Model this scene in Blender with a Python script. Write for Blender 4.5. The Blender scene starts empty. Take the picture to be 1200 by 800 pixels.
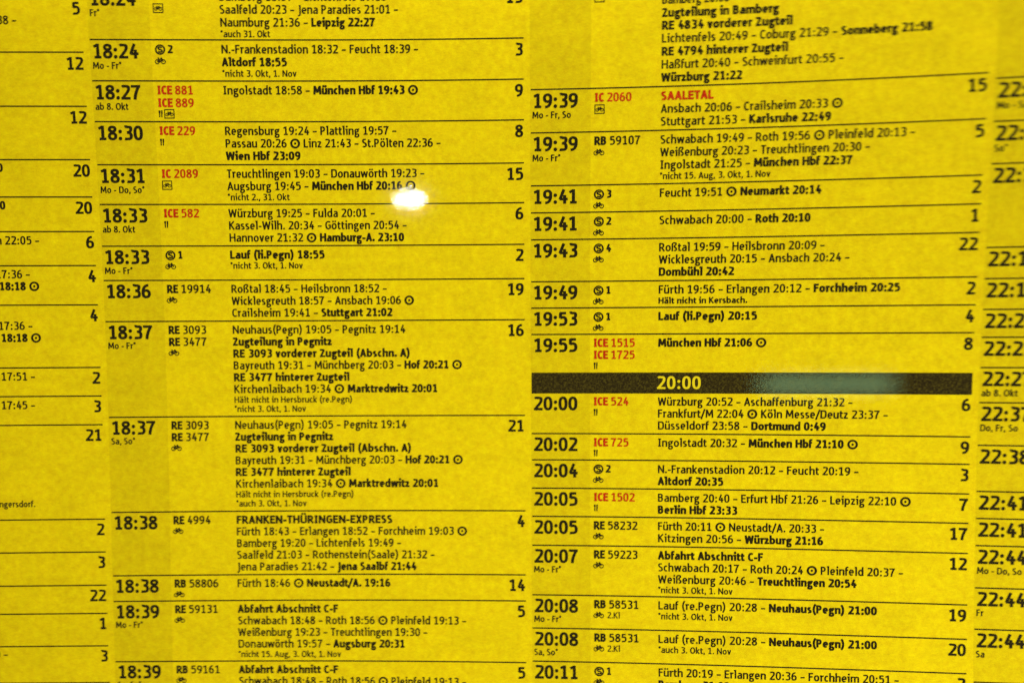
import bpy, math
import numpy as np

# ------------------------------------------------------------------ camera, world, lamps, exposure
sc = bpy.context.scene
C = sc.collection
S = 0.0003                      # metres per print unit
F = 1300.0                      # camera distance in print units
PITCH, ROLL, YAW, TX, TY = 0.01023, -0.004852, -0.001851, 106.729432, 577.326537
ZF = [-0.69352, -0.63927, 3.34032, -0.40616, -0.43092, 0.67709, -3.02405, 0.13835, 0.20418, 0.29506, -0.27688, 0.77278]
HEIGHT = 1.5                    # the middle of the poster above the floor


def rot_cam():
    cp, sp, cr, sr, cy, sy = math.cos(PITCH), math.sin(PITCH), math.cos(ROLL), math.sin(ROLL), math.cos(YAW), math.sin(YAW)
    Rr = np.array([[cr, -sr, 0], [sr, cr, 0], [0, 0, 1]])
    Ry = np.array([[cy, 0, -sy], [0, 1, 0], [sy, 0, cy]])
    Rp = np.array([[1, 0, 0], [0, cp, -sp], [0, sp, cp]])
    return Rp @ Ry @ Rr


R = rot_cam()


def rel2world(p):
    return (p[0] * S, p[2] * S, HEIGHT - p[1] * S)


def dir2world(p):
    return np.array([p[0], p[2], -p[1]])


cam = bpy.data.cameras.new('camera')
cam.lens = F / 1200 * 36
cam.sensor_width = 36
cam.sensor_fit = 'HORIZONTAL'
cam.clip_start = 0.01
cam.clip_end = 50
cam.dof.use_dof = True
cam.dof.focus_distance = (F + 38) * S
cam.dof.aperture_fstop = 3.1
cam.dof.aperture_ratio = 0.5
camera = bpy.data.objects.new('camera', cam)
C.objects.link(camera)
cpos = np.array(rel2world(R.T @ np.array([0, 0, -F])))
cx, cy, cz = dir2world(R.T @ np.array([1., 0, 0])), dir2world(R.T @ np.array([0, -1., 0])), dir2world(R.T @ np.array([0, 0, -1.]))
from mathutils import Matrix, Vector
camera.matrix_world = Matrix([[cx[0], cy[0], cz[0], cpos[0]], [cx[1], cy[1], cz[1], cpos[1]], [cx[2], cy[2], cz[2], cpos[2]], [0, 0, 0, 1]])
sc.camera = camera
bpy_view = sc.view_settings
bpy_view.view_transform = 'Standard'
bpy_view.look = 'None'
bpy_view.exposure = 0.0
bpy_view.gamma = 1.0
sc.cycles.use_denoising = True
sc.cycles.denoiser = 'OPENIMAGEDENOISE'
sc.cycles.denoising_input_passes = 'RGB_ALBEDO_NORMAL'
sc.cycles.denoising_prefilter = 'ACCURATE'
sc.cycles.caustics_reflective = False
sc.cycles.caustics_refractive = False
sc.cycles.use_adaptive_sampling = False
sc.cycles.max_bounces = 8
sc.cycles.transparent_max_bounces = 16

world = bpy.data.worlds.new('World')
sc.world = world
world.use_nodes = True
world.node_tree.nodes['Background'].inputs[0].default_value = (1.0, 0.85, 0.50, 1)
world.node_tree.nodes['Background'].inputs[1].default_value = 0.05


def area(name, loc, target, size, energy, color):
    d = bpy.data.lights.new(name, 'AREA')
    d.shape = 'RECTANGLE'
    d.size, d.size_y = size
    d.energy = energy
    d.color = color
    o = bpy.data.objects.new(name, d)
    C.objects.link(o)
    o.location = loc
    o.rotation_euler = (Vector(target) - Vector(loc)).to_track_quat('-Z', 'Y').to_euler()
    return o


area('station_hall_light', (0.85, -0.72, 2.35), (0.06, 0.0, 1.46), (0.8, 0.5), 40.0, (1.0, 0.93, 0.80))
area('lower_fill_light', (0.24, -0.50, 0.98), (0.10, 0.0, 1.42), (0.25, 0.08), 3.2, (1.0, 0.95, 0.85))  # added fill, brightens the sheet from the lower right

# ------------------------------------------------------------------ the bent paper: print units (u right, v down) -> world
TERMS = [(i, d - i) for d in range(2, 5) for i in range(d, -1, -1)]
UMIN, UMAX, VMIN, VMAX = -560.0, 740.0, 150.0, 1030.0


def zpoly(u, v):
    u = u / 600.0
    v = v / 600.0
    z = 0.0 * u
    for c, (i, j) in zip(ZF, TERMS):
        z = z + c * u ** i * v ** j
    return 60.0 * z


def depth(u, v):
    uc, vc = np.clip(u, UMIN, UMAX), np.clip(v, VMIN, VMAX)
    z = zpoly(uc, vc)
    e = 2.0
    gu = (zpoly(uc + e, vc) - zpoly(uc - e, vc)) / (2 * e)
    gv = (zpoly(uc, vc + e) - zpoly(uc, vc - e)) / (2 * e)
    return z + gu * (u - uc) + gv * (v - vc)


def to_world(u, v, lift=0.0):
    u = np.asarray(u, float)
    v = np.asarray(v, float)
    z = depth(u, v) - lift
    return np.stack([(u - TX) * S, z * S, HEIGHT - (v - TY) * S], -1)


def project(u, v):
    p = np.array([u - TX, v - TY, float(depth(np.float64(u), np.float64(v)))])
    q = R @ p
    d = F + q[2]
    return 600 + F * q[0] / d, 400 + F * q[1] / d


def locate(x, y):
    """print coordinates of the paper point seen at photo position x, y (1200 x 800)"""
    u, v = x - 600.0, y + 177.0
    for _ in range(60):
        a, b = project(u, v)
        u -= (a - x) * 0.9
        v -= (b - y) * 0.9
    return u, v


# ------------------------------------------------------------------ materials
def new_mat(name):
    m = bpy.data.materials.new(name)
    m.use_nodes = True
    return m, m.node_tree.nodes, m.node_tree.links


def math_node(n, l, op, a, b=None, c=None):
    k = n.new('ShaderNodeMath')
    k.operation = op
    for i, x in enumerate((a, b, c)):
        if x is None:
            continue
        if isinstance(x, (int, float)):
            k.inputs[i].default_value = x
        else:
            l.new(x, k.inputs[i])
    return k.outputs[0]


def noise(n, l, vec, scale, detail=3.0, rough=0.6):
    k = n.new('ShaderNodeTexNoise')
    k.inputs['Scale'].default_value = scale
    k.inputs['Detail'].default_value = detail
    k.inputs['Roughness'].default_value = rough
    l.new(vec, k.inputs['Vector'])
    return k.outputs['Fac']


U0, W, P = -389.511, 511.773, 520.0
TR, RT = 75.362, 153.055


def paper_material():
    m, n, l = new_mat('yellow_timetable_paper')
    b = n['Principled BSDF']
    b.inputs['Roughness'].default_value = 0.8
    b.inputs['Specular IOR Level'].default_value = 0.06
    uv = n.new('ShaderNodeUVMap').outputs[0]        # 1 uv unit = 1000 print units
    sep = n.new('ShaderNodeSeparateXYZ')
    l.new(uv, sep.inputs[0])
    cloud = noise(n, l, uv, 26.0, 4.0, 0.62)
    mott = noise(n, l, uv, 120.0, 3.0, 0.65)
    mp = n.new('ShaderNodeMapping')
    mp.inputs['Scale'].default_value = (1.0, 2.3, 1.0)
    mp.inputs['Rotation'].default_value = (0, 0, 0.5)
    l.new(uv, mp.inputs[0])
    fibre = noise(n, l, mp.outputs[0], 210.0, 2.0, 0.6)
    grain = noise(n, l, uv, 620.0, 1.0, 0.5)
    f = math_node(n, l, 'MULTIPLY_ADD', math_node(n, l, 'SUBTRACT', cloud, 0.5), 0.34, 1.0)
    f = math_node(n, l, 'ADD', f, math_node(n, l, 'MULTIPLY', math_node(n, l, 'SUBTRACT', mott, 0.5), 0.40))
    f = math_node(n, l, 'ADD', f, math_node(n, l, 'MULTIPLY', math_node(n, l, 'SUBTRACT', fibre, 0.5), 0.27))
    f = math_node(n, l, 'ADD', f, math_node(n, l, 'MULTIPLY', math_node(n, l, 'SUBTRACT', grain, 0.5), 0.18))
    # the printed darker tint behind every column of departure times
    x = sep.outputs[0]
    ph = math_node(n, l, 'DIVIDE', math_node(n, l, 'SUBTRACT', x, (U0 - 1 - 2 * P) / 1000), P / 1000)
    fr = math_node(n, l, 'FRACT', ph)
    inside = math_node(n, l, 'LESS_THAN', fr, 72.0 / P)
    tint = math_node(n, l, 'MULTIPLY_ADD', inside, -0.12, 1.0)
    f = math_node(n, l, 'MULTIPLY', f, tint)
    hue = n.new('ShaderNodeMix')
    hue.data_type = 'RGBA'
    l.new(math_node(n, l, 'MULTIPLY_ADD', math_node(n, l, 'SUBTRACT', mott, 0.5), 2.2, 0.5), hue.inputs[0])
    hue.inputs[6].default_value = (0.80, 0.56, 0.0, 1)
    hue.inputs[7].default_value = (0.80, 0.642, 0.0, 1)
    sc_ = n.new('ShaderNodeVectorMath')
    sc_.operation = 'SCALE'
    l.new(hue.outputs[2], sc_.inputs[0])
    l.new(f, sc_.inputs['Scale'])
    l.new(sc_.outputs[0], b.inputs['Base Color'])
    bump = n.new('ShaderNodeBump')
    bump.inputs['Strength'].default_value = 0.25
    bump.inputs['Distance'].default_value = 0.0002
    l.new(fibre, bump.inputs['Height'])
    l.new(bump.outputs[0], b.inputs['Normal'])
    return m


def ink(name, col, grain=0.0, col2=None):
    m, n, l = new_mat(name)
    b = n['Principled BSDF']
    b.inputs['Roughness'].default_value = 0.8
    b.inputs['Specular IOR Level'].default_value = 0.05
    geo = n.new('ShaderNodeNewGeometry').outputs['Position']
    g = noise(n, l, geo, 1500.0, 3.0, 0.7)
    ramp = n.new('ShaderNodeMapRange')
    ramp.inputs[1].default_value = 0.45
    ramp.inputs[2].default_value = 0.78
    l.new(g, ramp.inputs[0])
    mix = n.new('ShaderNodeMix')
    mix.data_type = 'RGBA'
    mix.inputs[6].default_value = (*col, 1)
    mix.inputs[7].default_value = (*(col2 or [c * 2.2 + 0.01 for c in col]), 1)
    l.new(ramp.outputs[0], mix.inputs[0])
    l.new(mix.outputs[2], b.inputs['Base Color'])
    return m


def glass_material():
    m, n, l = new_mat('clear_glass')
    n.remove(n['Principled BSDF'])
    tr = n.new('ShaderNodeBsdfTransparent')
    tr.inputs[0].default_value = (0.985, 0.995, 0.985, 1)
    gl = n.new('ShaderNodeBsdfGlossy')
    gl.inputs['Roughness'].default_value = 0.050
    lw = n.new('ShaderNodeLayerWeight')
    lw.inputs['Blend'].default_value = 0.5
    fac = math_node(n, l, 'MULTIPLY_ADD', math_node(n, l, 'POWER', lw.outputs['Facing'], 5.0), 0.96, 0.04)
    mix = n.new('ShaderNodeMixShader')
    l.new(fac, mix.inputs[0])
    l.new(tr.outputs[0], mix.inputs[1])
    l.new(gl.outputs[0], mix.inputs[2])
    l.new(mix.outputs[0], n['Material Output'].inputs[0])
    return m


def emitter(name, col, strength):
    m, n, l = new_mat(name)
    n.remove(n['Principled BSDF'])
    e = n.new('ShaderNodeEmission')
    e.inputs[0].default_value = (*col, 1)
    e.inputs[1].default_value = strength
    l.new(e.outputs[0], n['Material Output'].inputs[0])
    return m


def painted(name, col, rough=0.5):
    m, n, l = new_mat(name)
    b = n['Principled BSDF']
    b.inputs['Roughness'].default_value = rough
    g = noise(n, l, n.new('ShaderNodeNewGeometry').outputs['Position'], 60.0, 4.0)
    mix = n.new('ShaderNodeMix')
    mix.data_type = 'RGBA'
    l.new(g, mix.inputs[0])
    mix.inputs[6].default_value = (*[c * 0.85 for c in col], 1)
    mix.inputs[7].default_value = (*[min(1, c * 1.1) for c in col], 1)
    l.new(mix.outputs[2], b.inputs['Base Color'])
    return m


PAPER = paper_material()
BLACK = ink('black_printing_ink', (0.013, 0.009, 0.001))
BAR = ink('black_heading_ink', (0.020, 0.0125, 0.002), 1.0, (0.12, 0.095, 0.008))
RED = ink('red_printing_ink', (0.44, 0.022, 0.001))
YEL = ink('unprinted_yellow', (0.78, 0.62, 0.01), 0.0, (0.84, 0.68, 0.01))
GLASS = glass_material()


# ------------------------------------------------------------------ a narrow sans printing face drawn as pen strokes
def bez(p0, p1, p2, p3, n=6):
    t = np.linspace(0, 1, n + 1)[1:, None]
    p0, p1, p2, p3 = map(np.array, (p0, p1, p2, p3))
    return list((1 - t) ** 3 * p0 + 3 * (1 - t) ** 2 * t * p1 + 3 * (1 - t) * t * t * p2 + t ** 3 * p3)


def path(start, *segs):
    pts = [np.array(start, float)]
    for s in segs:
        if len(s) == 2:
            pts.append(np.array(s, float))
        else:
            pts += bez(pts[-1], s[0:2], s[2:4], s[4:6])
    return pts


def ell(cx, cy, rx, ry, a0=0, a1=360, n=20, e=2.3):
    out = []
    k = max(4, int(abs(a1 - a0) / 360 * n))
    for i in range(k + 1):
        a = math.radians(a0 + (a1 - a0) * i / k)
        c, s = math.cos(a), math.sin(a)
        out.append(np.array([cx + rx * math.copysign(abs(c) ** (2 / e), c), cy + ry * math.copysign(abs(s) ** (2 / e), s)]))
    return out


ADV = dict(zip('abcdefghijklmnopqrstuvwxyz', [6.7, 7.2, 5.7, 7.2, 6.8, 4.2, 6.9, 7.1, 3.6, 3.6, 6.6, 3.7, 10.6, 7.1, 7.2, 7.2, 7.2, 4.8, 5.7, 4.7, 7.1, 6.3, 9.4, 6.3, 6.3, 5.8]))
ADV.update(dict(zip('ABCDEFGHIJKLMNOPQRSTUVWXYZ', [7.9, 7.6, 6.8, 8.1, 6.5, 6.2, 7.9, 8.3, 5.0, 4.4, 7.6, 6.1, 10.2, 8.5, 8.7, 7.2, 8.7, 7.6, 6.7, 6.6, 8.2, 7.6, 10.8, 7.4, 7.0, 6.8])))
ADV.update({c: 7.2 for c in '023456789'})
ADV.update({'1': 7.2, ' ': 3.3, '.': 3.3, ',': 3.3, ':': 3.8, '-': 4.6, '\u2013': 6.2, '/': 5.2, '(': 4.4, ')': 4.4, '*': 4.4, '\u00df': 7.5, '@': 13.2, '^': 12.2})


def glyph(ch, h):
    """strokes of one character: cap height 10, h = half the stem width.  returns list of (points, pen scale) and dots (x, y, r)"""
    base = {'\u00fc': 'u', '\u00f6': 'o', '\u00e4': 'a', '\u00dc': 'U'}.get(ch, ch)
    sb = 0.48 if h < 1.0 else 0.28
    adv = ADV[base]
    B = adv - 2 * sb
    k = h * 0.80
    l, r, c, X, A = h, B - h, B / 2, 7.35, 10.7
    s, dots = [], []
    add = lambda *pts: s.append(path(*pts))
    if base == '0':
        s.append(ell(c, 5, c - h, 5 - k + .08, e=2.5))
    elif base == '1':
        m = c + .35
        add((m, 0), (m, 10)); add((c - 2.5, 8.0), (m, 10 - k * 0.7)); add((c - 2.1, k), (c + 2.7, k))
    elif base == '2':
        add((l - .1, 8.7), (l + .7, 9.6, c - .9, 10 - k, c + .1, 10 - k), (r - .5, 10 - k, r, 9, r, 7.5), (r, 5.3, l + 1.2, 3, l + .3, k)); add((l - h + .1, k), (B, k))
    elif base == '3':
        add((l + .1, 9.2), (l + .8, 9.8, c - .6, 10 - k, c, 10 - k), (r - .4, 10 - k, r - .1, 9, r - .1, 7.7), (r - .1, 6.2, c + 1, 5.4, c - .7, 5.4))
        add((c - .7, 5.4), (c + 1.4, 5.4, r, 4.6, r, 2.9), (r, 1, c + 1.2, k, c - .2, k), (c - 1.2, k, l + .6, .7, l - .1, 1.0))
    elif base == '4':
        add((c + .7, 10), (l + .2, 2.4 + k), (B + .1, 2.4 + k)); add((r - 1.0, 6.0), (r - 1.0, 0))
    elif base == '5':
        add((r + .1, 10 - k), (l + .6, 10 - k), (l + .4, 5.5)); add((l + .4, 5.5), (l + 1.4, 6.1, c + .2, 6.2, c + .3, 6.15), (r - .4, 6, r, 4.8, r, 3.4), (r, 1.3, c + 1, k, c - .3, k), (c - 1.2, k, l + .5, .6, l - .2, 1.0))
    elif base in '69':
        q = [path((r - .5, 10 - k * .8), (c - .8, 9.4, l, 7.6, l, 4.0)), ell(c, 3.2, c - h, 3.2 - k + .05)]
        if base == '9':
            q = [[np.array([B - p[0], 10 - p[1]]) for p in t] for t in q]
        s += q
    elif base == '7':
        add((0, 10 - k), (B, 10 - k)); add((r - .1, 10 - k), (r - 1.2, 7, c - .6, 4, c - .8, 0))
    elif base == '8':
        s += [ell(c, 7.6, c - h - .25, 2.4 - k), ell(c, 2.75, c - h, 2.75 - k + .08)]
    elif base == ':':
        dots += [(c, 1.15, h * 1.22), (c, 6.0, h * 1.22)]
    elif base == '.':
        dots += [(c, h * 1.15, h * 1.22)]
    elif base == ',':
        add((c + .15, h * 2), (c - .35, -1.5))
    elif base == '-':
        add((.1, 3.7), (B - .1, 3.7))
    elif base == '\u2013':
        add((.2, 3.9), (B - .2, 3.9))
    elif base == '/':
        add((0, -1.6), (B, 10.6))
    elif base == '(':
        add((B - .1, 11), (l - .3, 8, l - .3, 1, B - .1, -2))
    elif base == ')':
        add((.1, 11), (r + .3, 8, r + .3, 1, .1, -2))
    elif base == '*':
        dots += [(c, 8.7, 1.25)]
        for a in (90, 18, 162, 234, 306):
            add((c, 8.7), (c + 1.7 * math.cos(math.radians(a)), 8.7 + 1.7 * math.sin(math.radians(a))))
    elif base == '@':
        s.append(ell(c, 4.75, 4.75, 4.75, e=2, n=28)); dots += [(c, 4.75, 1.4)]
    elif base == '^':                                # the suburban train sign
        s.append(ell(c, 4.6, 4.9, 4.9, e=2, n=28))
        add((c + 1.9, 6.6), (c + 1.2, 7.6, c - 2.1, 7.9, c - 2.1, 6.2), (c - 2.1, 4.4, c + 2.2, 4.9, c + 2.2, 3.1), (c + 2.2, 1.4, c - 1.2, 1.5, c - 2.1, 2.7))
    elif base == 'a':
        add((l + .2, X - .9), (l + 1, X - k, c - .5, X - k, c + .1, X - k), (r - .5, X - k, r, 6, r, 4.8), (r, 0))
        add((r, 4.2), (c, 4.3, l, 3.8, l, 2), (l, .8, l + .6, k, c - .5, k), (c + .8, k, r, 1.2, r, 2))
    elif base in 'bp':
        add((l, 0 if base == 'b' else -2.9), (l, A if base == 'b' else X)); s.append(ell(c, X / 2, c - h, X / 2 - k + .05))
    elif base in 'dq':
        add((r, 0 if base == 'd' else -2.9), (r, A if base == 'd' else X)); s.append(ell(c, X / 2, c - h, X / 2 - k + .05))
    elif base == 'c':
        s.append(ell(c + .4, X / 2, c - h + .4, X / 2 - k + .05, 52, 308))
    elif base == 'e':
        s.append(ell(c, X / 2, c - h, X / 2 - k + .05, 0, 312)); add((l, X / 2), (r + h * .6, X / 2))
    elif base == 'f':
        add((B + .35, A - k), (c - .1, A - k + .1, c - .6, A - 1, c - .6, 8.2), (c - .6, 0)); add((-.1, X - k), (B, X - k))
    elif base == 'g':
        s.append(ell(c - .3, 4.9, c - h - .3, 2.25 - k)); add((c + .9, X - k - .1), (B + .1, X - k + .1))
        add((l + .8, 3.1), (l - .2, 2.3, l, .9, c - .2, .9), (c + 1.6, .9, r, .4, r, -1.0), (r, -2.3, c + 1, -3 + k * .6, c - .2, -3 + k * .6), (l + .6, -3 + k * .6, l, -2.4, l, -1.2), (l, -.2, l + .7, .4, l + 1.3, .8))
    elif base in 'hnm':
        add((l, 0), (l, A if base == 'h' else X))
        arches = [(l, r)] if base != 'm' else [(l, c), (c, r)]
        for a, b in arches:
            m = (a + b) / 2 + .2
            add((a, X - 2.3), (a + .2, X - 1.2, m - .9, X - k, m, X - k), (b - .5, X - k, b, X - 1, b, X - 2.3), (b, 0))
    elif base in 'ijl':
        m = c + .25
        top = A if base == 'l' else X
        add((m, -1.2 if base == 'j' else 0), (m, top)); add((m - h - .85, top - k), (m, top - k))
        if base == 'j':
            add((m, -1.2), (m, -2.6, m - .9, -2.7, m - 1.5, -2.6))
        if base != 'l':
            dots += [(m, 9.7, h * 1.25)]
    elif base == 'k':
        add((l, 0), (l, A)); add((l + .2, 3.1), (r + .3, X)); add((l + 1.1, 4.0), (B - h * .6, 0))
    elif base == 'o':
        s.append(ell(c, X / 2, c - h, X / 2 - k + .05))
    elif base == 'r':
        m = l + .35
        add((m, 0), (m, X)); add((m - h - .55, X - k), (m, X - k)); add((m, X - 2.4), (m + .4, X - 1, m + 1.2, X - k, B + .25, X - k - .05))
    elif base == 's':
        add((r - .1, X - 1.0), (r - 1, X - k, c, X - k, c - .1, X - k), (l + .5, X - k, l, X - 1, l, X - 1.95), (l, 3.2, r, 4, r, 2), (r, .8, c + .9, k, c - .3, k), (c - 1, k, l + .6, .5, l - .1, .95))
    elif base == 't':
        m = c - .5
        add((m, 9.1), (m, 2), (m, .8, m + .8, k, B + .1, k + .1)); add((-.1, X - k), (B, X - k))
    elif base == 'u':
        add((l, X), (l, 2.3), (l, 1, l + .5, k, c - .2, k), (c + .7, k, r - .2, 1.2, r, 2.3)); add((r, X), (r, 0))
    elif base == 'v':
        add((l - .3, X), (c, .3), (r + .3, X))
    elif base == 'w':
        add((l - .3, X), (c * .52, .3), (c, X - .4), (B - c * .52, .3), (r + .3, X))
    elif base == 'x':
        add((l - .2, X), (r + .2, 0)); add((r + .2, X), (l - .2, 0))
    elif base == 'y':
        add((l - .3, X), (c, .4)); add((r + .3, X), (c - .5, -2, c - .8, -2.8, 0, -2.7))
    elif base == 'z':
        add((0, X - k), (r + .2, X - k)); add((r + .1, X - k), (l - .1, k)); add((0, k), (B, k))
    elif base == '\u00df':
        add((l, 0), (l, 8), (l, 10, c - .6, A - k, c + .2, A - k), (r - .8, A - k, r - .4, 9.6, r - .4, 8.6), (r - .4, 7.2, c, 6.8, c, 5.7), (c, 4.5, r, 4.4, r, 2.3), (r, .8, c + 1, k, c - .3, k + .1))
    elif base == 'A':
        add((l - .3, 0), (c, 9.6), (r + .3, 0)); add((l + 1.2, 3.1), (r - 1.2, 3.1))
    elif base == 'B':
        add((l, 0), (l, 10)); add((l, 10 - k), (c, 10 - k), (r - .3, 10 - k, r - .3, 5.4, c, 5.4), (l, 5.4)); add((c, 5.4), (r + .1, 5.4, r + .1, k, c, k), (l, k))
    elif base == 'C':
        s.append(ell(c + .6, 5, c - h + .6, 5 - k + .08, 48, 312))
    elif base == 'D':
        add((l, 0), (l, 10)); add((l, 10 - k), (c - .6, 10 - k), (r, 10 - k, r, 8, r, 5), (r, 2, r, k, c - .6, k), (l, k))
    elif base in 'EF':
        add((l, 0), (l, 10)); add((l, 10 - k), (B, 10 - k)); add((l, 5.2), (B - .5, 5.2))
        if base == 'E':
            add((l, k), (B + .1, k))
    elif base == 'G':
        s.append(ell(c + .5, 5, c - h + .5, 5 - k + .08, 50, 290)); add((r, 1.0), (r, 5.0), (c + .3, 5.0))
    elif base == 'H':
        add((l, 0), (l, 10)); add((r, 0), (r, 10)); add((l, 5.2), (r, 5.2))
    elif base == 'I':
        add((c, 0), (c, 10)); add((c - 1.75, k), (c + 1.75, k)); add((c - 1.75, 10 - k), (c + 1.75, 10 - k))
    elif base == 'J':
        add((r, 10), (r, 0), (r, -1.7, c, -2.2, 0, -2.0)); add((r - 1.4, 10 - k), (r, 10 - k))
    elif base == 'K':
        add((l, 0), (l, 10)); add((l + .2, 4.6), (r + .2, 10)); add((l + 1.3, 5.6), (B - h * .5, 0))
    elif base == 'L':
        add((l, 10), (l, 0)); add((l, k), (B + .1, k))
    elif base == 'M':
        add((l, 0), (l + .5, 10)); add((l + .6, 9.7), (c, 2.4), (r - .6, 9.7)); add((r - .5, 10), (r, 0))
    elif base == 'N':
        add((l, 0), (l, 10)); add((l, 9.6), (r, .4)); add((r, 0), (r, 10))
    elif base == 'O':
        s.append(ell(c, 5, c - h, 5 - k + .08))
    elif base in 'PR':
        add((l, 0), (l, 10)); add((l, 10 - k), (c - .2, 10 - k), (r + .2, 10 - k, r + .2, 4.5, c - .2, 4.5), (l, 4.5))
        if base == 'R':
            add((c - .3, 4.5), (B - h * .4, 0))
    elif base == 'S':
        add((r - .2, 9.2), (r - 1, 10 - k, c, 10 - k, c, 10 - k), (l + .4, 10 - k, l, 8.6, l, 7.5), (l, 4.8, r, 5.6, r, 2.8), (r, 1.2, c + 1, k, c - .3, k), (c - 1, k, l + .6, .6, l - .1, 1.1))
    elif base == 'T':
        add((c, 0), (c, 10)); add((0, 10 - k), (B, 10 - k))
    elif base == 'U':
        add((l, 10), (l, 3.3), (l, 1.2, l + .8, k, c, k), (r - .8, k, r, 1.2, r, 3.3), (r, 10))
    elif base == 'V':
        add((l - .3, 10), (c, .3), (r + .3, 10))
    elif base == 'W':
        add((l - .3, 10), (c * .52, .3), (c, 9.2), (B - c * .52, .3), (r + .3, 10))
    elif base == 'X':
        add((l - .2, 10), (r + .2, 0)); add((r + .2, 10), (l - .2, 0))
    elif base == 'Z':
        add((.1, 10 - k), (r + .2, 10 - k)); add((r + .1, 10 - k), (l, k)); add((0, k), (B, k))
    if ch in '\u00fc\u00f6\u00e4':
        dots += [(c - 1.35, 9.5, h * 1.15), (c + 1.35, 9.5, h * 1.15)]
    if ch == '\u00dc':
        dots += [(c - 1.5, 11.8, h * 1.1), (c + 1.5, 11.8, h * 1.1)]
    return adv, sb, k, s, dots


CACHE = {}


def get_glyph(ch, h):
    key = (ch, round(h, 3))
    if key not in CACHE:
        CACHE[key] = glyph(ch, h)
    return CACHE[key]


class Print:
    """flat ink shapes collected in print units, laid on the bent paper as ONE mesh"""

    def __init__(self):
        self.v, self.f, self.n = [], [], 0

    def poly(self, pts):
        b = len(self.v)
        self.n += 1
        li = 0.22 + 0.006 * (self.n % 24)
        self.v += [(p[0], p[1], li) for p in pts]
        self.f.append(tuple(range(b, b + len(pts))))

    def stroke(self, pts, hx, hy, closed=False):
        pts = [np.asarray(p, float) for p in pts]
        if len(pts) > 3 and np.hypot(*(pts[0] - pts[-1])) < 1e-6:
            closed, pts = True, pts[:-1]
        if not closed:
            for i in range(1, len(pts) - 1):             # sharp corners are two strokes
                a, b = pts[i] - pts[i - 1], pts[i + 1] - pts[i]
                if a @ b < 0.6 * np.hypot(*a) * np.hypot(*b):
                    t = b / (np.hypot(*b) + 1e-9)
                    e = a / (np.hypot(*a) + 1e-9)
                    q = min(hx, hy) * (0.6 if a @ b < 0 else 0.9)
                    self.stroke(pts[:i] + [pts[i] + e * q * 0.5], hx, hy)
                    self.stroke([pts[i] - t * q * 0.5] + pts[i + 1:], hx, hy)
                    return
        m = len(pts)
        L, Rr = [], []
        for i, p in enumerate(pts):
            a = pts[i - 1] if (i > 0 or closed) else None
            b = pts[(i + 1) % m] if (i < m - 1 or closed) else None
            ns = []
            for q0, q1 in ((a, p), (p, b)):
                if q0 is None or q1 is None:
                    continue
                d = q1 - q0
                d = d / (np.hypot(*d) + 1e-9)
                ns.append(np.array([-d[1], d[0]]))
            nn = sum(ns)
            nn = nn / (np.hypot(*nn) + 1e-9)
            mit = 1.0 / max(0.55, float(nn @ ns[0]))
            w = math.hypot(hx * nn[0], hy * nn[1]) * mit
            L.append(p + nn * w)
            Rr.append(p - nn * w)
        b = len(self.v)
        self.n += 1
        li = 0.22 + 0.006 * (self.n % 24)
        for p, q in zip(L, Rr):
            self.v += [(p[0], p[1], li), (q[0], q[1], li)]
        for i in range(m if closed else m - 1):
            j = (i + 1) % m
            self.f.append((b + 2 * i, b + 2 * i + 1, b + 2 * j + 1, b + 2 * j))

    def dot(self, x, y, r, n=10):
        self.poly([(x + r * math.cos(2 * math.pi * i / n), y + r * math.sin(2 * math.pi * i / n)) for i in range(n)])

    def line(self, u0, u1, v, t):
        n = max(2, int(abs(u1 - u0) / 14))
        self.stroke([(u0 + (u1 - u0) * i / n, v) for i in range(n + 1)], t / 2, t / 2)

    def rect(self, u0, v0, u1, v1, li=0.15):
        n = max(1, int((u1 - u0) / 14))
        b = len(self.v)
        for i in range(n + 1):
            x = u0 + (u1 - u0) * i / n
            self.v += [(x, v0, li), (x, (v0 + v1) / 2, li), (x, v1, li)]
        for i in range(n):
            k = b + 3 * i
            self.f += [(k, k + 3, k + 4, k + 1), (k + 1, k + 4, k + 5, k + 2)]

    def build(self, name, mat, parent, label=None):
        a = np.array(self.v)
        w = to_world(a[:, 0], a[:, 1], a[:, 2])
        me = bpy.data.meshes.new(name)
        me.from_pydata([tuple(p) for p in w], [], self.f)
        # every shape faces the reader
        me.update()
        me.materials.append(mat)
        o = bpy.data.objects.new(name, me)
        C.objects.link(o)
        if parent:
            o.parent = parent
        if label:
            o['label'] = label
        return o


H_REG, H_BOLD = 0.93, 1.28


def text_runs(t, bold=False, hr=H_REG, hb=H_BOLD):
    out = []
    for ch in t:
        if ch == '|':
            bold = not bold
            continue
        h = hb if bold else hr
        if ch in '@^':
            h = 1.25 if ch == '@' else 0.95
        out.append((ch, h))
    return out


def text_width(t, cap, bold=False):
    return sum(ADV[{'\u00fc': 'u', '\u00f6': 'o', '\u00e4': 'a', '\u00dc': 'U'}.get(ch, ch)] for ch, h in text_runs(t, bold)) * cap / 10


def set_text(pr, t, u, v, cap, bold=False, sx=1.0, hr=H_REG, hb=H_BOLD):
    """t starts at u with its baseline on v"""
    q = cap / 10
    x = u
    for ch, h in text_runs(t, bold, hr, hb):
        adv, sb, k, strokes, dots = get_glyph(ch, h)
        for s in strokes:
            pr.stroke([(x + (p[0] + sb) * q * sx, v - p[1] * q) for p in s], h * q, k * q)
        for dx, dy, r in dots:
            pr.dot(x + (dx + sb) * q * sx, v - dy * q, r * q)
        x += adv * q * sx
    return x


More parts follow.
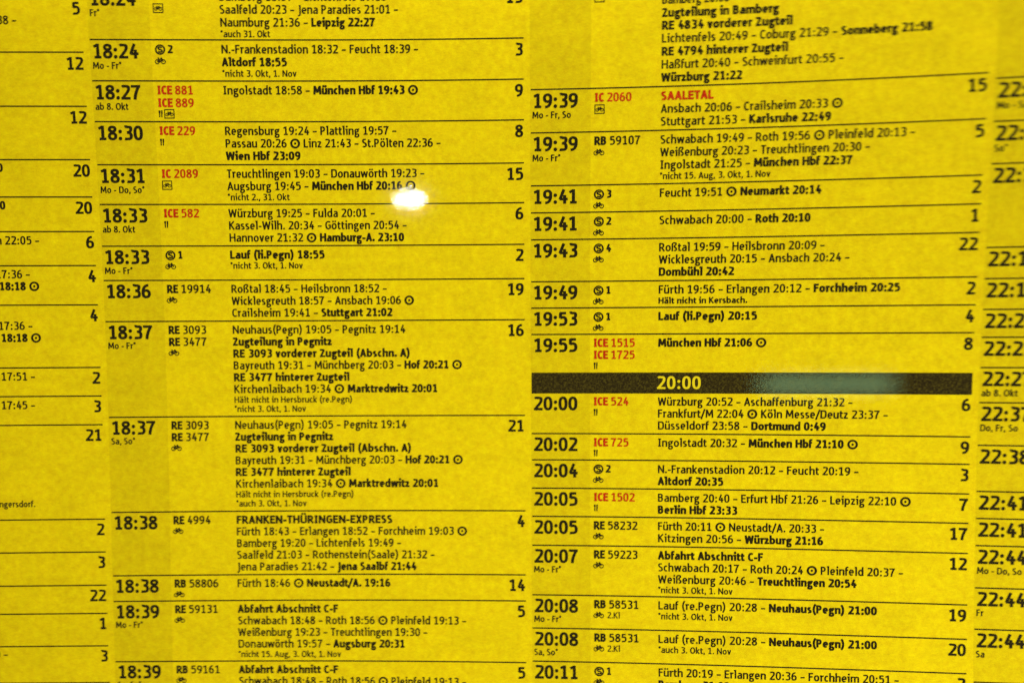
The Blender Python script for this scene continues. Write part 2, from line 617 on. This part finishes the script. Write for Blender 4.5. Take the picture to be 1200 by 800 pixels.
def bike(pr, u, v, w=13.0):
    """bicycle sign, wheels standing on v"""
    q = w / 13.0
    pr.stroke(ell(u + 2.9 * q, v - 2.75 * q, 2.35 * q, 2.35 * q, e=2, n=14), .5 * q, .5 * q)
    pr.stroke(ell(u + 10.1 * q, v - 2.75 * q, 2.35 * q, 2.35 * q, e=2, n=14), .5 * q, .5 * q)
    for a in ([(2.9, 2.75), (4.9, 5.6), (8.4, 5.6), (6.2, 2.4), (4.9, 5.6)], [(4.4, 6.8), (5.2, 4.9)], [(3.6, 6.9), (5.0, 6.9)],
              [(6.2, 2.4), (3.0, 2.75)], [(10.1, 2.75), (8.1, 6.9), (6.9, 7.0)]):
        pr.stroke([(u + x * q, v - y * q) for x, y in a], .6 * q, .6 * q)


def cutlery(pr, u, v):
    """fork and knife sign"""
    pr.stroke([(u + 1.1, v), (u + 1.1, v - 7.6)], .62, .62)
    for d in (.3, 1.1, 1.9):
        pr.stroke([(u + d, v - 5.2), (u + d, v - 7.9)], .26, .26)
    pr.stroke([(u + 3.7, v), (u + 3.7, v - 4)], .6, .6)
    pr.stroke([(u + 3.85, v - 3.4), (u + 3.85, v - 7.9)], .8, .8)


def bikebox(pr, u, v):
    pr.stroke([(u, v), (u + 11, v), (u + 11, v - 9.8), (u, v - 9.8), (u, v)], .5, .5)
    bike(pr, u + .9, v - 2.2, 9.4)


# ------------------------------------------------------------------ the paper sheet
poster = bpy.data.objects.new('timetable_poster', None)
C.objects.link(poster)
poster['label'] = 'yellow printed sheet of train departures in black and red type, behind the glass'
poster['category'] = 'poster'
SU0, SU1, SV0, SV1 = -640.0, 800.0, 90.0, 1090.0


def paper_sheet():
    nu, nv = 96, 66
    us = np.linspace(SU0, SU1, nu + 1)
    vs = np.linspace(SV0, SV1, nv + 1)
    G = np.array([(u, v) for v in vs for u in us])
    front = to_world(G[:, 0], G[:, 1], 0.0)
    back = to_world(G[:, 0], G[:, 1], -1.0)
    n = len(G)
    V = np.concatenate([front, back])
    F_, w = [], nu + 1
    for j in range(nv):
        for i in range(nu):
            a = j * w + i
            F_.append((a, a + w, a + w + 1, a + 1))
            F_.append((n + a, n + a + 1, n + a + w + 1, n + a + w))
    for i in range(nu):
        a, b = i, nv * w + i
        F_ += [(a, a + 1, n + a + 1, n + a), (b + 1, b, n + b, n + b + 1)]
    for j in range(nv):
        a, b = j * w, j * w + nu
        F_ += [(a + w, a, n + a, n + a + w), (b, b + w, n + b + w, n + b)]
    me = bpy.data.meshes.new('paper_sheet')
    me.from_pydata([tuple(p) for p in V], [], F_)
    me.update()
    uvl = me.uv_layers.new(name='UVMap')
    vi = np.empty(len(me.loops), dtype=np.int32)
    me.loops.foreach_get('vertex_index', vi)
    uv = (np.concatenate([G, G])[vi] / 1000.0).astype(np.float32)
    uvl.data.foreach_set('uv', uv.ravel())
    me.polygons.foreach_set('use_smooth', [True] * len(me.polygons))
    me.materials.append(PAPER)
    o = bpy.data.objects.new('paper_sheet', me)
    C.objects.link(o)
    o.parent = poster
    return o


paper_sheet()

# ------------------------------------------------------------------ the departures
BASE_T, BASE_R, BASE_P, PITCH_R = 21.5, 15.5, 20.0, 14.62
CAP_T, CAP_R, CAP_P, CAP_S = 16.7, 9.9, 14.4, 7.6


def entry(col, v, v_px, time='', sub='', trains=(), signs='', lines=(), platform='', red='', note=''):
    """one printed departure; lines are (text, right end in the photo or None, kind) with kind r, s (small) or b (small bold)"""
    u0 = U0 + P * col
    rl = Print()
    rl.line(u0 if time or col != 0 else u0, u0 + W, v, 1.45)
    e = rl.build('departure_entry', BLACK, poster, note or None)
    if time:
        p = Print()
        set_text(p, time, u0 + 2.0, v + BASE_T, CAP_T, True, 1.0, hb=1.08)
        p.build('departure_time', BLACK, e)
    if sub:
        p = Print()
        set_text(p, sub, u0 + 1.6, v + BASE_T + 11.9, 7.8, False, .99, hr=0.95)
        p.build('running_days', BLACK, e)
    k = 0
    ink_ = BLACK
    for t in trains:
        p = Print()
        if t.startswith('^'):
            set_text(p, '^', u0 + TR - 0.2, v + BASE_R + .5, 10.4)
            set_text(p, t[1:], u0 + TR + 14.6, v + BASE_R - 0.2, 9.2, True)
            p.build('train_line', BLACK, e)
        else:
            is_red = t.startswith('IC')
            head, num = t.split(' ')
            x = set_text(p, '|' + head + '| ', u0 + TR, v + BASE_R + k * PITCH_R, 10.1, sx=.98)
            set_text(p, num, x - .5, v + BASE_R + k * PITCH_R, 10.1, sx=1.02)
            p.build('train_number', RED if is_red else BLACK, e)
        k += 1
    if signs:
        p = Print()
        x, y = u0 + TR - .3, v + BASE_R + (max(k, 1) - 1) * PITCH_R + 11.7
        if signs == 'fork':
            cutlery(p, x + .8, y + .5)
        elif signs == 'box':
            bikebox(p, x + 1, y + 1.8)
        elif signs == 'forkbox':
            cutlery(p, x + .8, y)
            bikebox(p, x + 8, y + 1)
        elif signs == 'bike':
            bike(p, x - .4, y + (0.3 if not trains[0].startswith('^') else 0.6))
        elif signs == 'bike2':
            bike(p, x - .4, y + .3)
            set_text(p, '2.Kl', x + 16.2, y + .3, 7.4, hr=.8)
        p.build('service_sign', BLACK, e)
    y = v + BASE_R
    prev = None
    for t, end, kind in lines:
        if prev is not None:
            y += PITCH_R if kind == 'r' else (12.0 if prev == 'r' else 11.4)
        prev = kind
        if not t:
            continue
        cap = CAP_R if kind == 'r' else CAP_S
        if kind == 'b':
            cap = 7.3
        p = Print()
        us = u0 + RT
        if kind == 'e':                      # known only by its end: set it backwards from there
            pass
        sx = 1.0
        if end is not None:
            ue = locate(end, v_px(y))[0]
            sx = (ue - us) / text_width(t, cap, kind == 'b')
            if not 0.8 < sx < 1.2:
                print('SX', t, round(sx, 3))
            FIT.append((t, kind, sx))
            sx = min(1.14, max(0.86, sx))
        set_text(p, t, us, y, cap, kind == 'b', sx, hr=(H_REG if kind == 'r' else .92), hb=(H_BOLD if kind == 'r' else 1.15))
        p.build('route_line', RED if red and t == red else BLACK, e)
    if platform:
        p = Print()
        w = text_width(platform, CAP_P, True)
        set_text(p, platform, u0 + W - 0.6 - w, v + BASE_P, CAP_P, True, hb=1.08)
        p.build('platform_number', BLACK, e)
    return e


FIT = []


def ypx(col):
    uu = U0 + P * col + RT + 60
    tab_v = np.linspace(100, 1080, 60)
    tab_y = [project(uu, a)[1] for a in tab_v]
    return lambda v: float(np.interp(v, tab_v, tab_y))


R_ = lambda t, e=None: (t, e, 'r')
S_ = lambda t, e=None: (t, e, 's')
y1, y2 = ypx(0), ypx(1)
n1 = '*nicht 3. Okt, 1. Nov'
pegn = lambda a, last: [R_('Neuhaus(Pegn) 19:05 \u2013 Pegnitz 19:14', a[0]), R_('|Zugteilung in Pegnitz', a[1]), R_('|RE 3093 vorderer Zugteil (Abschn. A)', a[2]),
                        R_('Bayreuth 19:31 \u2013 M\u00fcnchberg 20:03 \u2013 |Hof 20:21 @', a[3]), R_('|RE 3477 hinterer Zugteil', a[4]),
                        R_('Kirchenlaibach 19:34 @ |Marktredwitz 20:01', a[5]), S_('H\u00e4lt nicht in Hersbruck (re.Pegn)', a[6]), S_(last, a[7])]
abf = lambda l: [R_('|Abfahrt Abschnitt C-F', l[0])]
V1 = [219.3, 266.3, 313.3, 363.5, 410.4, 460.1, 501.4, 551.3, 668.8, 786.7, 865.9, 898.1, 974.4]
V2 = [278.6, 328.7, 390.7, 422.8, 454.9, 505.4, 537.4, 569.5, 616.3, 641.6, 691.2, 723.6, 758.6, 793.4, 829.1, 890.3, 931.3, 972.3]
V0 = [233.8, 295.7, 357.6, 401.5, 442.5, 483.3, 530.8, 607.2, 642.3, 677.7, 794.9, 835.9, 877.5, 912.9, 954.0]
D = '\u2013'
left = [
    (159.5, dict(time='18:24', sub='Fr*', signs='box', platform='13', lines=[R_('Bamberg 18:57 \u2013 Lichtenfels 19:16 \u2013', 463), R_('Saalfeld 20:23 \u2013 Jena Paradies 21:01 \u2013', 467.2), R_('Naumburg 21:36 \u2013 |Leipzig 22:27', 440), S_('*auch 31. Okt', 317)])),
    (V1[0], dict(time='18:24', sub='Mo - Fr*', trains=('^2',), signs='bike', platform='3', lines=[R_('N.-Frankenstadion 18:32 \u2013 Feucht 18:39 \u2013', 490.7), R_('|Altdorf 18:55', 336.8), S_(n1, 348)])),
    (V1[1], dict(time='18:27', sub='ab 8. Okt', trains=('ICE 881', 'ICE 889'), signs='forkbox', platform='9', lines=[R_('Ingolstadt 18:58 \u2013 |M\u00fcnchen Hbf 19:43 @', 490.7)])),
    (V1[2], dict(time='18:30', trains=('ICE 229',), signs='fork', platform='8', lines=[R_('Regensburg 19:24 \u2013 Plattling 19:57 \u2013', 465.3), R_('Passau 20:26 @ Linz 21:43 \u2013 St.P\u00f6lten 22:36 \u2013', 517), R_('|Wien Hbf 23:09', 352.8)])),
    (V1[3], dict(time='18:31', sub='Mo - Do, So*', trains=('IC 2089',), signs='box', platform='15', lines=[R_('Treuchtlingen 19:03 \u2013 Donauw\u00f6rth 19:23 \u2013', 498), R_('Augsburg 19:45 \u2013 |M\u00fcnchen Hbf 20:16 @', 487.7), S_('*nicht 2., 31. Okt', 340)])),
    (V1[4], dict(time='18:33', sub='ab 8. Okt', trains=('ICE 582',), signs='fork', platform='6', lines=[R_('W\u00fcrzburg 19:25 \u2013 Fulda 20:01 \u2013', 440), R_('Kassel-Wilh. 20:34 \u2013 G\u00f6ttingen 20:54 \u2013', 477.3), R_('Hannover 21:32 @ |Hamburg-A. 23:10', 474)])),
    (V1[5], dict(time='18:33', sub='Mo - Fr*', trains=('^1',), signs='bike', platform='2', lines=[R_('|Lauf (li.Pegn) 18:55', 381), S_(n1, 355.3)])),
    (V1[6], dict(time='18:36', trains=('RE 19914',), signs='bike', platform='19', lines=[R_('Ro\u00dftal 18:45 \u2013 Heilsbronn 18:52 \u2013', 454), R_('Wicklesgreuth 18:57 \u2013 Ansbach 19:06 @', 485.9), R_('Crailsheim 19:41 \u2013 |Stuttgart 21:02', 460.3)])),
    (V1[7], dict(time='18:37', sub='Mo - Fr*', trains=('RE 3093', 'RE 3477'), signs='bike', platform='16', lines=pegn((475.5, 389.3, 481, 542, 410, 513.3, 413.3, 359), n1))),
    (V1[8], dict(time='18:37', sub='Sa, So*', trains=('RE 3093', 'RE 3477'), signs='bike', platform='21', lines=pegn((477, 391, 482.5, 543, 411.5, 514.4, 415, 359.7), '*auch 3. Okt, 1. Nov'))),
    (V1[9], dict(time='18:38', trains=('RE 4994',), signs='bike', platform='4', lines=[R_('|FRANKEN-TH\u00dcRINGEN-EXPRESS', 460.3), R_('F\u00fcrth 18:43 \u2013 Erlangen 18:52 \u2013 Forchheim 19:03 @', 548), R_('Bamberg 19:20 \u2013 Lichtenfels 19:49 \u2013', 470.7), R_('Saalfeld 21:03 \u2013 Rothenstein(Saale) 21:32 \u2013', 510), R_('Jena Paradies 21:42 \u2013 |Jena Saalbf 21:44', 488.5)])),
    (V1[10], dict(time='18:38', trains=('RB 58806',), signs='bike', platform='14', lines=[R_('F\u00fcrth 18:46 @ |Neustadt/A. 19:16', 458)])),
    (V1[11], dict(time='18:39', sub='Mo - Fr*', trains=('RE 59131',), signs='bike', platform='5', lines=[R_('|Abfahrt Abschnitt C-F', 396.7), R_('Schwabach 18:48 \u2013 Roth 18:56 @ Pleinfeld 19:13 \u2013', 547), R_('Wei\u00dfenburg 19:23 \u2013 Treuchtlingen 19:30 \u2013', 501.6), R_('Donauw\u00f6rth 19:57 \u2013 |Augsburg 20:31', 475), S_('*nicht 15. Aug, 3. Okt, 1. Nov', 400)])),
    (V1[12], dict(time='18:39', sub='Sa, So*', trains=('RB 59161',), signs='bike', platform='5', lines=[R_('|Abfahrt Abschnitt C-F', 396.7), R_('Schwabach 18:48 \u2013 Roth 18:56 @ Pleinfeld 19:13 \u2013', 547)])),
]
right = [
    (229.0 - 49, dict(lines=[R_(''), R_('')])),
    (V2[0], dict(time='19:39', sub='Mo - Fr, So', trains=('IC 2060',), signs='box', platform='15', red='|SAALETAL', lines=[R_('|SAALETAL', 836.5), R_('Ansbach 20:06 \u2013 Crailsheim 20:33 @', 988), R_('Stuttgart 21:53 \u2013 |Karlsruhe 22:49', 974)])),
    (V2[1], dict(time='19:39', sub='Mo - Fr*', trains=('RB 59107',), signs='bike', platform='5', lines=[R_('Schwabach 19:49 \u2013 Roth 19:56 @ Pleinfeld 20:13 \u2013', 1072.5), R_('Wei\u00dfenburg 20:23 \u2013 Treuchtlingen 20:30 \u2013', 1019.7), R_('Ingolstadt 21:25 \u2013 |M\u00fcnchen Hbf 22:37', 999), S_('*nicht 15. Aug, 3. Okt, 1. Nov', 903)])),
    (V2[2], dict(time='19:41', trains=('^3',), signs='bike', platform='2', lines=[R_('Feucht 19:51 @ |Neumarkt 20:14', 962.7)])),
    (V2[3], dict(time='19:41', trains=('^2',), signs='bike', platform='1', lines=[R_('Schwabach 20:00 \u2013 |Roth 20:10', 950)])),
    (V2[4], dict(time='19:43', trains=('^4',), signs='bike', platform='22', lines=[R_('Ro\u00dftal 19:59 \u2013 Heilsbronn 20:09 \u2013', 967), R_('Wicklesgreuth 20:15 \u2013 Ansbach 20:24 \u2013', 996), R_('|Domb\u00fchl 20:42', 860.5)])),
    (V2[5], dict(time='19:49', trains=('^1',), signs='bike', platform='2', lines=[R_('F\u00fcrth 19:56 \u2013 Erlangen 20:12 \u2013 |Forchheim 20:25', 1055), ('H\u00e4lt nicht in Kersbach.', 876, 'b')])),
    (V2[6], dict(time='19:53', trains=('^1',), signs='bike', platform='4', lines=[R_('|Lauf (li.Pegn) 20:15', 887.5)])),
    (V2[7], dict(time='19:55', trains=('ICE 1515', 'ICE 1725'), signs='fork', platform='8', lines=[R_('|M\u00fcnchen Hbf 21:06 @', 898.7)])),
    (V2[9] - .6, dict(time='20:00', trains=('ICE 524',), signs='fork', platform='6', lines=[R_('W\u00fcrzburg 20:52 \u2013 Aschaffenburg 21:32 \u2013', 999.7), R_('Frankfurt/M 22:04 @ K\u00f6ln Messe/Deutz 23:37 \u2013', 1041), R_('D\u00fcsseldorf 23:58 \u2013 |Dortmund 0:49', 968)])),
    (V2[10], dict(time='20:02', trains=('ICE 725',), signs='fork', platform='9', lines=[R_('Ingolstadt 20:32 \u2013 |M\u00fcnchen Hbf 21:10 @', 1006)])),
    (V2[11], dict(time='20:04', trains=('^2',), signs='bike', platform='3', lines=[R_('N.-Frankenstadion 20:12 \u2013 Feucht 20:19 \u2013', 1006.7), R_('|Altdorf 20:35', 848)])),
    (V2[12], dict(time='20:05', trains=('ICE 1502',), signs='fork', platform='7', lines=[R_('Bamberg 20:40 \u2013 Erfurt Hbf 21:26 \u2013 Leipzig 22:10 @', 1068), R_('|Berlin Hbf 23:33', 864.3)])),
    (V2[13], dict(time='20:05', trains=('RE 58232',), signs='bike', platform='17', lines=[R_('F\u00fcrth 20:11 @ Neustadt/A. 20:33 \u2013', 966.5), R_('Kitzingen 20:56 \u2013 |W\u00fcrzburg 21:16', 965)])),
    (V2[14], dict(time='20:07', sub='Mo - Fr*', trains=('RE 59223',), signs='bike', platform='12', lines=[R_('|Abfahrt Abschnitt C-F', 894.5), R_('Schwabach 20:17 \u2013 Roth 20:24 @ Pleinfeld 20:37 \u2013', 1059), R_('Wei\u00dfenburg 20:46 \u2013 |Treuchtlingen 20:54', 1004), S_(n1, 858.7)])),
    (V2[15], dict(time='20:08', sub='Mo - Fr*', trains=('RB 58531',), signs='bike2', platform='19', lines=[R_('Lauf (re.Pegn) 20:28 \u2013 |Neuhaus(Pegn) 21:00', 1028), S_(n1, 858.7)])),
    (V2[16], dict(time='20:08', sub='Sa, So*', trains=('RB 58531',), signs='bike2', platform='20', lines=[R_('Lauf (re.Pegn) 20:28 \u2013 |Neuhaus(Pegn) 21:00', 1028), S_('*auch 3. Okt, 1. Nov', 857)])),
    (V2[17], dict(time='20:11', trains=('^1',), signs='bike', platform='2', lines=[R_('F\u00fcrth 20:19 \u2013 Erlangen 20:36 \u2013 Forchheim 20:51 \u2013', 1054), R_('|Bamberg 21:08')])),
]


def plain(t):
    return t.replace('|', '').replace('@', '').replace('\u2013', '-').replace('  ', ' ').strip()


def goal(d):
    last = [plain(t) for t, e, k in d['lines'] if t and k == 'r']
    return last[-1].split(' - ')[-1] if last else ''


for v, d in left:
    entry(0, v, y1, note='printed %s departure, last stop %s' % (d['time'], goal(d)), **d)
for v, d in right[1:]:
    entry(1, v, y2, note='printed %s departure, last stop %s' % (d['time'], goal(d)), **d)

# the split train above the first full entry of the right column (its head is above the picture)
top = entry(1, 152.0, y2, signs='', lines=(), note='printed departure of a train split in Bamberg')
for t, e, yy in (('Bamberg 20:08 \u2013', 864, 5.0), ('|Zugteilung in Bamberg', 913.3, 20.3), ('|RE 4834 vorderer Zugteil', 929.3, 35.2), ('Lichtenfels 20:49 \u2013 Coburg 21:29 \u2013 |Sonneberg 21:58', 1093.3, 50.3),
                 ('|RE 4794 hinterer Zugteil', 924, 65.6), ('Ha\u00dffurt 20:40 \u2013 Schweinfurt 20:55 \u2013', 989.3, 80.8), ('|W\u00fcrzburg 21:22', 870, 96.0)):
    p = Print()
    u, v = locate(776, yy)
    u = U0 + P + RT
    ue = locate(e, yy - (e - 776) * 0.055)[0]
    sx = (ue - u) / text_width(t, CAP_R)
    FIT.append((t, 'r', sx))
    set_text(p, t, u, v, CAP_R, False, sx)
    p.build('route_line', BLACK, top)
p = Print()
bikebox(p, U0 + P + TR, locate(703, 2.6)[1])
p.build('service_sign', BLACK, top)

# the black bar that opens a new hour
p = Print()
p.rect(U0 + P, V2[8], U0 + P + W, V2[9])
bar = p.build('hour_bar', BAR, poster, 'black bar with the hour 20:00 left out in yellow')
p = Print()
xe = locate(769, 449)[0]
wid = (locate(822, 449)[0] - xe) / text_width('20:00', 15.6)
set_text(p, '20:00', xe, V2[9] - 5.2, 15.6, True, wid, hb=0.98)
for i, a in enumerate(p.v):
    p.v[i] = (a[0], a[1], a[2] + 0.12)
p.build('hour_text', YEL, bar)

# far left column: only its right end is in the picture
far = [
    (V0[0] - 62.6, '5', [('16:38 \u2013', 20, 28.8, CAP_R, False)]),
    (V0[0], '12', []),
    (V0[1], '12', []),
    (V0[2], '20', [('|Ulm 20:10', 4, 201.5, CAP_R, False)]),
    (V0[3], '20', [('|Erlangen 18:50', 7, 245.5, CAP_R, False)]),
    (V0[4], '6', [('M\u00fcnchen 22:05 \u2013', 47, 286.5, CAP_R, False)]),
    (V0[5], '4', [('Schwabach 17:36 \u2013', 36, 326.0, CAP_R, False), ('|Roth 18:18 @', 47, 340.0, CAP_R, False)]),
    (V0[6], '4', [('Schwabach 17:36 \u2013', 39, 386.3, CAP_R, False), ('|Roth 18:18 @', 49, 400.3, CAP_R, False)]),
    (V0[7], '2', [('Erlangen 17:51 \u2013', 42, 445.5, CAP_R, False)]),
    (V0[8], '3', [('F\u00fcrth 17:45 \u2013', 42, 479.0, CAP_R, False)]),
    (V0[9], '21', [('Langersdorf.', 42, 593.6, CAP_S, False)]),
    (V0[10], '2', []),
    (V0[11], '3', []),
    (V0[12], '22', []),
    (V0[13], '1', []),
    (V0[14], '3', [('Feucht 18:10 \u2013', 10, 770.5, CAP_R, False)]),
    (V0[14] + 47.0, '', []),
]
for v, plat, items in far:
    e = entry(-1, v, y1, platform=plat, note='end of a printed departure in the left column' + (', platform ' + plat if plat else ''))
    for t, x, yy, cap, b in items:
        u, vv = locate(x, yy)
        p = Print()
        set_text(p, t, u - text_width(t, cap, b), vv, cap, b, 1.0)
        p.build('route_line', BLACK, e)

# far right column: only its times are in the picture
for y, t, sub in ((91.8, '22:05', 'Mo - Sa'), (142.2, '22:07', 'So*'), (191.8, '22:10', ''), (290, '22:14', ''), (326.5, '22:17', ''), (362.5, '22:21', ''), (395, '22:23', ''),
                  (430.5, '22:27', 'ab 8. Okt'), (471.5, '22:37', 'Do, Fr, So'), (521.5, '22:38', ''), (575.5, '22:41', ''), (607.2, '22:41', ''), (639, '22:44', 'Mo - Do, So'),
                  (688.5, '22:44', 'Fr'), (737, '22:44', 'Sa'), (799, '22:45', '')):
    u0 = U0 + 2 * P
    v = locate(1170 if y < 200 else 1155, y)[1]
    p = Print()
    p.line(u0, SU1 - 8, v, 1.45)
    e = p.build('departure_entry', BLACK, poster, 'start of a printed %s departure in the right column%s' % (t, ' ' + sub if sub else ''))
    p = Print()
    set_text(p, t, u0 + 2.0, v + BASE_T, CAP_T, True, 1.0, hb=1.08)
    p.build('departure_time', BLACK, e)
    if sub:
        p = Print()
        set_text(p, sub, u0 + 1.6, v + BASE_T + 11.9, 7.8, False, .99, hr=0.95)
        p.build('running_days', BLACK, e)

# ------------------------------------------------------------------ the pane in front of the paper
GD = -112.0            # front face of the pane, print units before the paper datum
T_G = 7.0
c8 = []
GR = np.array([0.0, 0.0])
for z in (GD, GD + T_G):
    for (u, v) in ((SU0 - 20, SV0 - 20), (SU1 + 20, SV0 - 20), (SU1 + 20, SV1 + 20), (SU0 - 20, SV1 + 20)):
        c8.append(((u - TX) * S, z * S, HEIGHT - (v - TY) * S))
me = bpy.data.meshes.new('glass_pane')
me.from_pydata(c8, [], [(0, 3, 2, 1), (4, 5, 6, 7), (0, 1, 5, 4), (1, 2, 6, 5), (2, 3, 7, 6), (3, 0, 4, 7)])
me.materials.append(GLASS)
pane = bpy.data.objects.new('glass_pane', me)
C.objects.link(pane)
pane['label'] = 'clear glass pane over the yellow timetable, mirroring a small bright lamp'
pane['category'] = 'glass pane'


# ------------------------------------------------------------------ what the pane mirrors: a lamp and a lit sign across the hall
def mirrored(x, y, dist):
    """world point whose reflection in the pane shows at photo position x, y; dist from the camera's mirror image in metres"""
    d = R.T @ np.array([(x - 600) / F, (y - 400) / F, 1.0])
    d = dir2world(d)
    yg = GD * S
    t = (yg - cpos[1]) / d[1]
    hit = cpos + d * t
    r = d * np.array([1, -1, 1])
    return hit + r * (dist - t)


def sphere_mesh(name, rad, mat, squash=1.0, n=20, m=10):
    V = [(0, 0, rad * squash)]
    for j in range(1, m):
        a = math.pi * j / m
        V += [(rad * math.sin(a) * math.cos(2 * math.pi * i / n), rad * math.sin(a) * math.sin(2 * math.pi * i / n), rad * squash * math.cos(a)) for i in range(n)]
    V.append((0, 0, -rad * squash))
    Fc = [(0, 1 + i, 1 + (i + 1) % n) for i in range(n)]
    for j in range(m - 2):
        for i in range(n):
            a, b = 1 + j * n, 1 + (j + 1) * n
            Fc.append((a + i, b + i, b + (i + 1) % n, a + (i + 1) % n))
    z = len(V) - 1
    Fc += [(z, 1 + (m - 2) * n + (i + 1) % n, 1 + (m - 2) * n + i) for i in range(n)]
    me = bpy.data.meshes.new(name)
    me.from_pydata(V, [], Fc)
    me.polygons.foreach_set('use_smooth', [True] * len(me.polygons))
    me.materials.append(mat)
    return me


def lathe(name, prof, mat, n=28):
    V = [(r * math.cos(2 * math.pi * i / n), r * math.sin(2 * math.pi * i / n), z) for r, z in prof for i in range(n)]
    Fc = [(j * n + i, j * n + (i + 1) % n, (j + 1) * n + (i + 1) % n, (j + 1) * n + i) for j in range(len(prof) - 1) for i in range(n)]
    me = bpy.data.meshes.new(name)
    me.from_pydata(V, [], Fc)
    me.materials.append(mat)
    return me


lp = mirrored(480.5, 233.0, 0.72)
lamp = bpy.data.objects.new('hall_lamp', None)
lamp.location = lp
C.objects.link(lamp)
lamp['label'] = 'small bright hall lamp seen as a white oval glint in the glass'
lamp['category'] = 'lamp'
bulb = bpy.data.objects.new('bulb', sphere_mesh('bulb', 0.0036, emitter('white_lamp_glow', (1.0, 0.98, 0.86), 270.0), 0.5))
C.objects.link(bulb)
bulb.parent = lamp
holder = bpy.data.objects.new('lamp_holder', lathe('lamp_holder', [(0.0018, 0.003), (0.003, 0.006), (0.003, 0.03), (0.0, 0.03)], painted('black_lamp_metal', (0.01, 0.01, 0.01))))
C.objects.link(holder)
holder.parent = lamp
holder.rotation_euler = (math.radians(80), 0, 0)


def box(name, c, h, mat, parent=None):
    V = [(c[0] + sx * h[0], c[1] + sy * h[1], c[2] + sz * h[2]) for sx in (-1, 1) for sy in (-1, 1) for sz in (-1, 1)]
    Fc = [(0, 1, 3, 2), (4, 6, 7, 5), (0, 4, 5, 1), (2, 3, 7, 6), (0, 2, 6, 4), (1, 5, 7, 3)]
    me = bpy.data.meshes.new(name)
    me.from_pydata(V, [], Fc)
    me.materials.append(mat)
    o = bpy.data.objects.new(name, me)
    C.objects.link(o)
    if parent:
        o.parent = parent
    return o


a, b = mirrored(889, 438, 0.8), mirrored(1040, 460, 0.8)
mid = (a + b) / 2
sign = bpy.data.objects.new('lit_sign_box', None)
C.objects.link(sign)
sign.location = mid
sign['label'] = 'long pale blue light box mirrored in the black 20:00 bar'
sign['category'] = 'light box'
hw, hh = abs(b[0] - a[0]) / 2, abs(b[2] - a[2]) / 2
box('diffuser', (0, 0.012, 0), (hw, 0.003, hh), emitter('pale_blue_diffuser', (0.46, 0.82, 0.40), 2.9), sign)
box('housing', (0, 0, 0), (hw + 0.001, 0.0085, hh + 0.0006), painted('dark_housing', (0.05, 0.05, 0.05)), sign)
